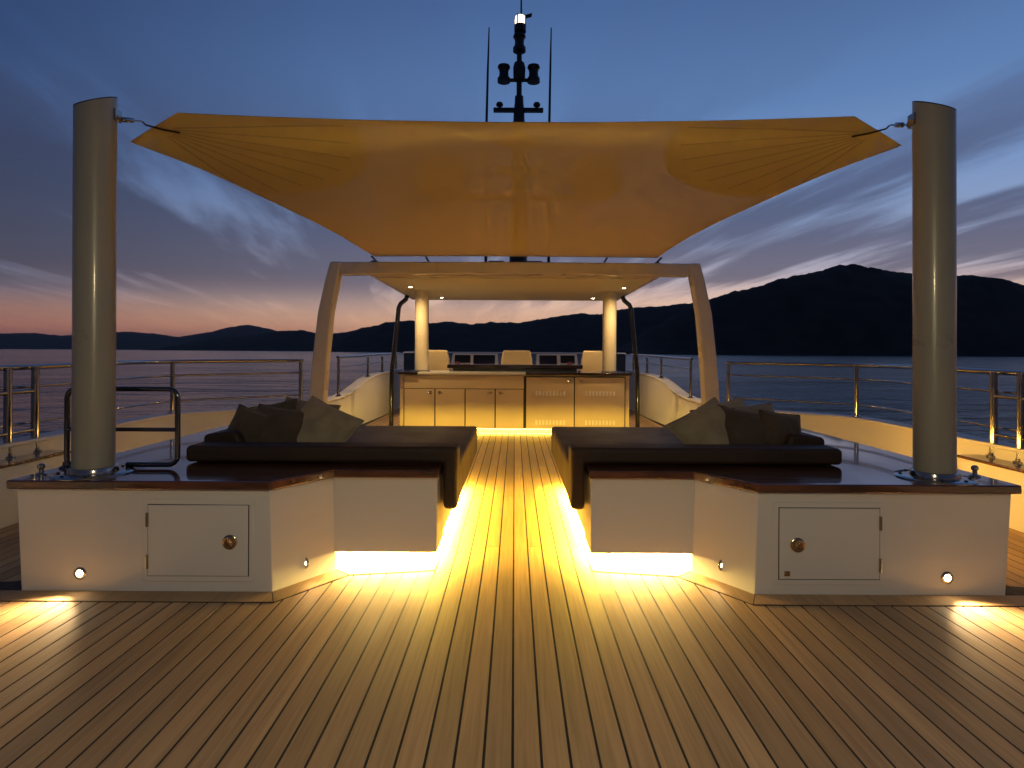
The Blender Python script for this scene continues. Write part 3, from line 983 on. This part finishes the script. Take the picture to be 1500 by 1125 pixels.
aft = curve_path([(2.58, 7.24, 0), (3.1, 6.78, 0), (3.62, 6.22, 0), (3.66, 5.4, 0), (3.66, 4.5, -0.01), (3.66, 3.5, -0.01), (3.66, 0.5, -0.01), (3.66, -2.5, -0.01)], 6)
bz = lambda y: 0.532 if y > 4.56 else 0.426
for s, lab in ((-1, 'steel guard rail along the left side of the aft deck'), (1, 'steel guard rail along the right side of the aft deck')):
    rail(s, lab, [1.072, 0.925, 0.655], aft, [(2.60, 7.22, 0.022), (3.60, 6.25, 0.022), (3.60, 4.46, 0.026), (3.60, 4.22, 0.026), (3.62, 2.4, 0.024), (3.62, 0.4, 0.024)], bz, 1.07)
    t0 = thing('boarding_gate', 'steel gate hoop fixed beside the aft rail, %s side' % ('left' if s < 0 else 'right'), 'gate', (s * 3.5, 4.3, 0.424), 'steel boarding gates')
    for z in (0.885, 0.595):
        MB().tube([(s * 3.60, 4.44, z), (s * 3.60, 3.2, z)], 0.016, 10).build('bar', M['steel'], t0, smooth=60)
    for y in (3.86, 3.2):
        MB().tube([(s * 3.60, y, 0.426), (s * 3.60, y, 0.9)], 0.018, 10).build('upright', M['steel'], t0, smooth=60)

fwd = [(2.55, 8.55, 0), (2.52, 9.6, 0.01), (2.49, 10.8, 0.03), (2.47, 12.6, 0.04)]
def bzf(y):
    return 0.535 if y < 9 else (0.70 if y < 10 else (0.76 if y < 10.6 else 0.80))
for s, lab in ((-1, 'forward steel rail above the curved bulwark, left of the bar'), (1, 'forward steel rail above the curved bulwark, right of the bar')):
    rail(s, lab, [1.10, 0.96], fwd, [(2.55, 8.60, 0.020), (2.52, 10.2, 0.020), (2.50, 11.2, 0.020), (2.48, 12.4, 0.020)], bzf, 1.1)

# ------------------------------------------------------------------ arch and hardtop
arch = thing('radar_arch', 'cream arch frame with two raked legs carrying the hardtop', 'arch', (0, 7, 0.53))
for s in (-1, 1):
    loops = []
    for z, xo, xi in ((0.53, 2.40, 2.225), (0.60, 2.40, 2.225), (1.1, 2.362, 2.193), (1.65, 2.300, 2.143), (2.05, 2.212, 2.066), (2.238, 2.160, 2.025)):
        loops.append([(xo, 6.92, z), (xo, 7.09, z), (xi, 7.09, z), (xi, 6.92, z)])
    MB().loft(loops).mirror(s).build('leg', M['cream'], arch, bevel=0.022, seg=4)
bm_ = MB().loft([[(x, 6.935, zl), (x, 7.08, zl), (x, 7.08, zh), (x, 6.935, zh)] for x, zl, zh in ((-2.045, 2.085, 2.236), (-1.6, 2.092, 2.240), (0, 2.11, 2.246), (1.6, 2.092, 2.240), (2.045, 2.085, 2.236))])
bm_.build('crossbeam', M['cream'], arch, bevel=0.02, seg=3)

top = thing('hardtop', 'flat white hardtop roof over the bar and helm', 'roof', (0, 8.8, 2.1))
MB().prism([(-1.76, 7.20), (1.76, 7.20), (1.82, 10.5), (-1.82, 10.5)], 2.10, 2.262).build('roof_panel', M['cream'], top, bevel=0.02, seg=3)
MB().prism([(-1.68, 7.30), (1.68, 7.30), (1.74, 10.42), (-1.74, 10.42)], 2.092, 2.0995).build('ceiling_panel', M['matte'], top, bevel=0.002)
for (x, y) in ((-1.46, 8.28), (1.52, 8.28), (-1.22, 9.9), (1.30, 9.9)):
    dl = MB().lathe([(0.030, 2.0918), (0.045, 2.0918), (0.045, 2.086), (0.036, 2.083), (0.030, 2.086)], (x, y, 0), 20).build('downlight', M['steel'], top, smooth=40)
    MB().lathe([(0.0, 2.0885), (0.029, 2.0885), (0.027, 2.086), (0.0, 2.086)], (x, y, 0), 16).build('lens', M['lamp'], dl)
    spot('downlight_lamp', (x, y, 2.08), (x, y, 0), 75, 165, 0.8, (1.0, 0.64, 0.24), top, 0.03)
for s in (-1, 1):
    for x in (1.70, 1.14):
        pass
for x, lab in ((-1.70, 'leftmost thin peg holding the far edge of the sail'), (-1.06, 'second thin peg from the left under the far sail edge'), (1.09, 'second thin peg from the right under the far sail edge'), (1.73, 'rightmost thin peg holding the far edge of the sail')):
    o = MB().tube([(x, 7.32, 2.262), (x, 7.32, 2.29), (x, 7.04, 2.315)], 0.012, 8).build('sail_peg', M['black'], smooth=60)
    tag(o, lab, 'peg', 'pegs along the hardtop edge')
for x, lab in ((-1.745, 'small black dome light at the left corner of the hardtop'), (1.745, 'small black dome light at the right corner of the hardtop')):
    o = MB().lathe([(0.04, 2.263), (0.04, 2.275), (0.032, 2.30), (0.0, 2.31)], (x, 7.30, 0), 16).build('dome_light', M['black'], smooth=60)
    tag(o, lab, 'light')
for x, lab in ((-0.24, 'flat black vent box on the hardtop, left of the mast'), (0.24, 'flat black vent box on the hardtop, right of the mast')):
    o = MB().box(x - 0.1, x + 0.1, 7.45, 7.75, 2.2635, 2.335).build('roof_vent', M['black'], bevel=0.008)
    tag(o, lab, 'vent')

for s, lab in ((-1, 'round cream column at the left end of the bar'), (1, 'round cream column at the right end of the bar')):
    t0 = thing('support_column', lab, 'column', (s * 1.375, 8.83, 0.90), 'columns under the hardtop')
    xc = -1.385 if s < 0 else 1.41
    MB().lathe([(0.102, 0.895), (0.102, 1.5), (0.102, 2.0905)], (xc, 8.85, 0), 36).build('shaft', M['cream'], t0, smooth=40)
    MB().lathe([(0.104, 0.8955), (0.122, 0.8955), (0.122, 0.905), (0.106, 0.915)], (xc, 8.85, 0), 36).build('base_ring', M['steel'], t0, smooth=40)
for s, lab in ((-1, 'black bent strut left of the bar reaching the hardtop'), (1, 'black bent strut right of the bar reaching the hardtop')):
    o = MB().tube([(s * 1.72, 9.5, 2.088), (s * 1.745, 9.5, 2.02), (s * 1.83, 9.5, 1.95), (s * 1.86, 9.5, 1.88), (s * 1.90, 9.5, 1.45), (s * 1.96, 9.5, 0.9), (s * 1.97, 9.5, 0.5), (s * 1.97, 9.5, 0.0)], 0.036, 14).build('hardtop_strut', M['blackgloss'], smooth=60)
    tag(o, lab, 'strut', 'black struts beside the bar')

# ------------------------------------------------------------------ bar
YB = 8.6
bar = thing('bar_counter', 'long cream bar counter with cupboards facing the aisle', 'bar', (0, 8.9, 0))
MB().box(-1.665, 1.665, YB + 0.024, 9.35, 0.070, 0.855).build('body', M['bar'], bar, bevel=0.004)
MB().box(-1.61, 1.61, YB + 0.0195, YB + 0.0235, 0.086, 0.84).build('door_gap_shade', M['caulk'], bar)  # black sheet behind the doors, shade of their gaps put in as colour
MB().box(-1.5, 1.5, 8.85, 9.25, 0.0, 0.069).build('plinth', M['bar'], bar)
MB().box(-1.5, 1.5, 8.70, 8.73, 0.060, 0.064).build('led_strip', M['led_bar'], bar)
MB().box(-1.69, -1.40, YB - 0.03, 9.4, 0.856, 0.895).build('countertop', M['veneer'], bar, bevel=0.006)
MB().box(-1.399, 0.159, YB - 0.02, 9.4, 0.856, 0.893).build('countertop', M['white'], bar, bevel=0.006)
MB().box(0.16, 1.69, YB - 0.03, 9.4, 0.856, 0.895).build('countertop', M['veneer'], bar, bevel=0.006)
rs_ = MB().box(-1.03, 1.04, 9.05, 9.55, 0.935, 0.995)
rs_.build('raised_top', M['veneer'], bar, bevel=0.01)
MB().box(-0.95, 0.96, 9.15, 9.45, 0.8965, 0.934).build('raised_top_base', M['black'], bar)
MB().box(-1.60, 0.135, YB, YB + 0.019, 0.655, 0.84).build('fascia_panel', M['bar'], bar, bevel=0.003)
def door(x0, x1, z0, z1, hx, vents):
    d = MB().box(x0 + 0.006, x1 - 0.006, YB, YB + 0.019, z0, z1).build('door', M['bar'], bar, bevel=0.003)
    hz_ = z1 - 0.05
    MB().lathe([(0.024, 0.0), (0.024, -0.004), (0.019, -0.007), (0.0, -0.007)], (hx, YB, hz_), 16, 'Y').build('rose', M['steel'], d, smooth=40)
    MB().tube([(hx, YB - 0.006, hz_), (hx, YB - 0.035, hz_), (hx + (0.05 if hx < (x0 + x1) / 2 else -0.05), YB - 0.037, hz_ - 0.004)], 0.008, 8).build('handle', M['steel'], d, smooth=60)
    for zv in vents:
        xm = (x0 + x1) / 2
        for k in range(9):
            MB().box(xm - 0.21 + k * 0.05, xm - 0.21 + k * 0.05 + 0.028, YB - 0.007, YB - 0.0005, zv - 0.032, zv + 0.032).build('vent_slat', M['matte'], d, bevel=0.002)
zd = 0.645
door(-1.60, -1.155, 0.085, zd, -1.215, [])
door(-1.150, -0.718, 0.085, zd, -1.085, [])
door(-0.713, -0.282, 0.085, zd, -0.345, [])
door(-0.277, 0.135, 0.085, zd, -0.205, [])
door(0.165, 0.865, 0.085, 0.825, 0.80, [0.59, 0.17])
door(0.870, 1.60, 0.085, 0.825, 0.945, [0.59, 0.17])

# ------------------------------------------------------------------ helm
def helm_seat(xc, label):
    t0 = thing('helm_chair', label, 'chair', (xc, 10.6, 0), 'cream helm chairs behind the bar')
    loops = []
    for z, hw, y in ((0.62, 0.27, 10.62), (0.8, 0.285, 10.57), (1.05, 0.275, 10.53), (1.215, 0.24, 10.51)):
        loops.append([(xc - hw, y, z), (xc + hw, y, z), (xc + hw, y + 0.12, z), (xc - hw, y + 0.12, z)])
    MB().loft(loops).build('backrest', M['vinyl'], t0, bevel=0.03, seg=3)
    MB().box(xc - 0.27, xc + 0.27, 10.76, 11.2, 0.52, 0.64).build('seat', M['vinyl'], t0, bevel=0.03, seg=3)
    MB().lathe([(0.2, 0.001), (0.2, 0.02), (0.06, 0.04), (0.05, 0.52)], (xc, 10.9, 0), 20).build('pedestal', M['steel'], t0, smooth=40)
    for s in (-1, 1):
        MB().box(xc + s * 0.30 - 0.03, xc + s * 0.30 + 0.03, 10.7, 11.1, 0.72, 0.77).build('armrest', M['vinyl'], t0, bevel=0.015)


helm_seat(-1.44, 'cream helm chair partly behind the left column')
helm_seat(0.035, 'middle cream helm chair between the instrument screens')
helm_seat(1.46, 'cream helm chair partly behind the right column')

con = thing('helm_console', 'white helm console carrying dark instrument screens', 'console', (0, 12.2, 0))
MB().prism_y([(-1.45, 0.0), (1.45, 0.0), (1.45, 0.86), (-1.45, 0.86)], 11.95, 12.55).build('cabinet', M['white'], con, bevel=0.02)
for (xa, xb) in ((-1.30, -0.32), (0.42, 1.30)):
    h = MB().loft([[(xa, 12.0, 0.861), (xb, 12.0, 0.861), (xb, 12.5, 0.861), (xa, 12.5, 0.861)], [(xa + 0.03, 12.14, 1.15), (xb - 0.03, 12.14, 1.15), (xb - 0.03, 12.45, 1.15), (xa + 0.03, 12.45, 1.15)]]).build('hood', M['white'], con, bevel=0.015)
for (xa, xb, za, zb) in ((-1.22, -0.90, 0.96, 1.12), (-0.84, -0.40, 0.93, 1.12), (0.50, 0.86, 0.94, 1.12), (0.93, 1.22, 0.96, 1.12)):
    yy_ = lambda z: 12.0 + (z - 0.861) / 0.289 * 0.14 - 0.012
    sc = MB().loft([[(xa, yy_(za), za), (xb, yy_(za), za), (xb, yy_(za) + 0.02, za), (xa, yy_(za) + 0.02, za)], [(xa, yy_(zb), zb), (xb, yy_(zb), zb), (xb, yy_(zb) + 0.02, zb), (xa, yy_(zb) + 0.02, zb)]]).build('screen', M['screen'], con, bevel=0.004)
    for q in range(3):
        xq = xa + (xb - xa) * (q + 0.5) / 3
        MB().lathe([(0.012, 0), (0.012, -0.012), (0.0, -0.014)], (xq, yy_(za - 0.03) + 0.004, za - 0.03), 8, 'Y').build('button', M['black'], sc)
for xc, lab in ((-1.14, 'white throttle box with red top, left end of the helm'), (1.10, 'white throttle box with red top, right end of the helm')):
    t0 = thing('throttle', lab, 'throttle', (xc, 11.8, 0.86))
    MB().box(xc - 0.16, xc + 0.16, 11.86, 11.99, 0.861, 0.955).build('housing', M['white'], t0, bevel=0.03, seg=3)
    MB().box(xc - 0.05, xc + 0.05, 11.83, 11.93, 0.93, 0.985).build('lever', M['red'], t0, bevel=0.015)
    MB().box(xc - 0.15, xc + 0.15, 11.80, 11.949, 0.0, 0.860).build('stand', M['white'], t0)
ws_ = thing('windscreen', 'low tinted windscreen around the helm with pale top rim', 'windscreen', (0, 12.6, 0))
for (a, b) in (((-2.05, 11.0), (-2.05, 12.5)), ((-2.05, 12.5), (-1.0, 12.75)), ((-1.0, 12.75), (1.0, 12.75)), ((1.0, 12.75), (2.05, 12.5)), ((2.05, 12.5), (2.05, 11.0))):
    d = (Vector(b) - Vector(a)).normalized(); nn_ = Vector((-d.y, d.x)) * 0.006
    a2 = Vector(a) + d * 0.012; b2 = Vector(b) - d * 0.012
    quad = [tuple(a2 + nn_), tuple(b2 + nn_), tuple(b2 - nn_), tuple(a2 - nn_)]
    MB().prism(quad, 0.74, 1.15).build('pane', M['glass'], ws_)
    MB().tube([(a[0], a[1], 1.165), (b[0], b[1], 1.165)], 0.016, 8).build('rim', M['white'], ws_, smooth=60)
    quad2 = [tuple(Vector(a) + nn_ * 4), tuple(Vector(b) + nn_ * 4), tuple(Vector(b) - nn_ * 4), tuple(Vector(a) - nn_ * 4)]
    MB().prism(quad2, 0.0, 0.738).build('coaming', M['white'], ws_)

# ------------------------------------------------------------------ mast and antennas
YM = 10.0
def MZ(y): return EYE + (514 - y) / 870 * YM
mx_ = PX(758.5, YM)
mast = thing('mast', 'black signal mast with stacked lanterns rising above the sail', 'mast', (mx_, YM, 2.262))
MB().tube([(mx_, YM, 2.264), (mx_, YM, MZ(178))], [0.16, 0.10], 16).build('lower_pole', M['black'], mast, smooth=60)
MB().lathe([(0.10, MZ(182)), (0.088, MZ(160)), (0.075, MZ(150)), (0.072, MZ(141)), (0.045, MZ(140)), (0.045, MZ(118)), (0.10, MZ(117)), (0.105, MZ(98)), (0.085, MZ(92)), (0.045, MZ(91)), (0.042, MZ(75))], (mx_, YM, 0), 20).build('upper_pole', M['black'], mast, smooth=40)
def lantern(x, yt, yb, nm='lantern'):
    a, b = MZ(yb), MZ(yt); hgt = b - a
    MB().lathe([(0.02, a), (0.108, a), (0.108, a + hgt * 0.22), (0.085, a + hgt * 0.3), (0.076, a + hgt * 0.55), (0.088, a + hgt * 0.75), (0.108, a + hgt * 0.84), (0.10, a + hgt * 0.96), (0.05, b), (0.0, b)], (x, YM, 0), 18).build(nm, M['black'], mast, smooth=40)
lantern(mx_, 50, 75)
lantern(PX(736, YM), 95, 120)
lantern(PX(779.5, YM), 95, 120)
MB().tube([(PX(736, YM), YM, MZ(117)), (PX(779.5, YM), YM, MZ(117))], 0.03, 10).build('lantern_arm', M['black'], mast, smooth=60)
MB().box(PX(721, YM), PX(794, YM), YM - 0.05, YM + 0.05, MZ(163.5), MZ(158.5)).build('crossarm', M['black'], mast, bevel=0.008)
for px in (730, 784.5):
    MB().lathe([(0.03, MZ(158.4)), (0.025, MZ(156)), (0.055, MZ(155)), (0.062, MZ(152.5)), (0.045, MZ(150)), (0.0, MZ(149))], (PX(px, YM), YM, 0), 16).build('camera_ball', M['black'], mast, smooth=50)
MB().lathe([(0.03, MZ(50)), (0.03, MZ(47)), (0.10, MZ(46.5)), (0.10, MZ(37)), (0.05, MZ(36))], (PX(759.5, YM), YM, 0), 18).build('lamp_base', M['black'], mast, smooth=40)
MB().lathe([(0.02, MZ(36.0)), (0.088, MZ(35.5)), (0.092, MZ(29)), (0.08, MZ(24)), (0.04, MZ(22))], (PX(759.5, YM), YM, 0), 18).build('lamp_globe', M['mastlamp'], mast, smooth=50)
for k in range(4):
    a = math.pi / 4 + k * math.pi / 2 + 0.3
    MB().tube([(PX(759.5, YM) + 0.098 * math.cos(a), YM + 0.098 * math.sin(a), MZ(37)), (PX(759.5, YM) + 0.098 * math.cos(a), YM + 0.098 * math.sin(a), MZ(24)), (PX(759.5, YM), YM, MZ(20.5))], 0.011, 6).build('lamp_cage', M['black'], mast, smooth=60)
MB().tube([(PX(761, YM), YM, MZ(22)), (PX(760.5, YM), YM, MZ(-40))], [0.016, 0.008], 8).build('top_whip', M['black'], mast, smooth=60)
MB().loft([[(PX(766, YM), YM - 0.09, MZ(29)), (PX(776, YM), YM - 0.09, MZ(26)), (PX(777, YM), YM - 0.09, MZ(22.5)), (PX(768, YM), YM - 0.09, MZ(25))], [(PX(766, YM), YM - 0.03, MZ(29)), (PX(776, YM), YM - 0.03, MZ(26)), (PX(777, YM), YM - 0.03, MZ(22.5)), (PX(768, YM), YM - 0.03, MZ(25))]]).build('wind_vane', M['black'], mast, bevel=0.004)
MB().box(-1.35, 1.44, YM - 0.06, YM + 0.06, MZ(292), MZ(286)).build('radome_arm', M['black'], mast, bevel=0.01)
for yc in (208, 250):
    MB().box(mx_ - 0.36, mx_ + 0.36, YM - 0.05, YM + 0.05, MZ(yc + 6), MZ(yc - 6)).build('crossarm', M['black'], mast, bevel=0.01)
for px, lab in ((646, 'round satellite dome seen faintly through the sail, left of mast'), (872, 'round satellite dome seen faintly through the sail, right of mast')):
    o = MB().lathe([(0.0, MZ(285.8)), (0.3, MZ(285.8)), (0.42, MZ(276)), (0.45, MZ(258)), (0.40, MZ(244)), (0.28, MZ(233)), (0.12, MZ(228)), (0.0, MZ(227))], (PX(px, YM), YM, 0), 28).build('satellite_dome', M['white'], smooth=60)
    tag(o, lab, 'radome', 'satellite domes')
for xa, xb, lab in ((711, 714, 'thin black whip antenna left of the mast'), (803, 805, 'thin black whip antenna right of the mast')):
    o = MB().tube([(PX(xa, YM), YM, 2.263), (PX(xa, YM), YM, MZ(178)), (PX((xa + xb) / 2, YM), YM, MZ(100)), (PX(xb, YM), YM, MZ(40))], [0.026, 0.022, 0.018, 0.010], 8).build('whip_antenna', M['black'], smooth=60)
    tag(o, lab, 'antenna', 'whip antennas')

# ------------------------------------------------------------------ aft deck lantern (its reflection shows in both posts)
t0 = thing('deck_lantern', 'warm globe lantern on a slim steel pole at the aft end', 'lantern', (0, -0.2, 0))
MB().tube([(0, -0.2, 0.0), (0, -0.2, 1.82)], 0.018, 12).build('pole', M['steel'], t0, smooth=60)
MB().lathe([(0.09, 0.0045), (0.09, 0.012), (0.03, 0.03), (0.02, 0.05)], (0, -0.2, 0), 20).build('foot', M['steel'], t0, smooth=40)
MB().lathe([(0.02, 1.821), (0.06, 1.86), (0.085, 1.92), (0.075, 1.98), (0.04, 2.02), (0.0, 2.025)], (0, -0.2, 0), 20).build('globe', M['lantern'], t0, smooth=60)
MB().lathe([(0.0, 2.040), (0.22, 1.965), (0.225, 1.972), (0.06, 2.045), (0.0, 2.06)], (0, -0.2, 0), 12).build('shade', M['steel'], t0, smooth=40)  # unseen shade, added to keep the lantern's upward light off the sail

# tidy helper props
for o in bpy.data.objects:
    if '_org' in o:
        del o['_org']
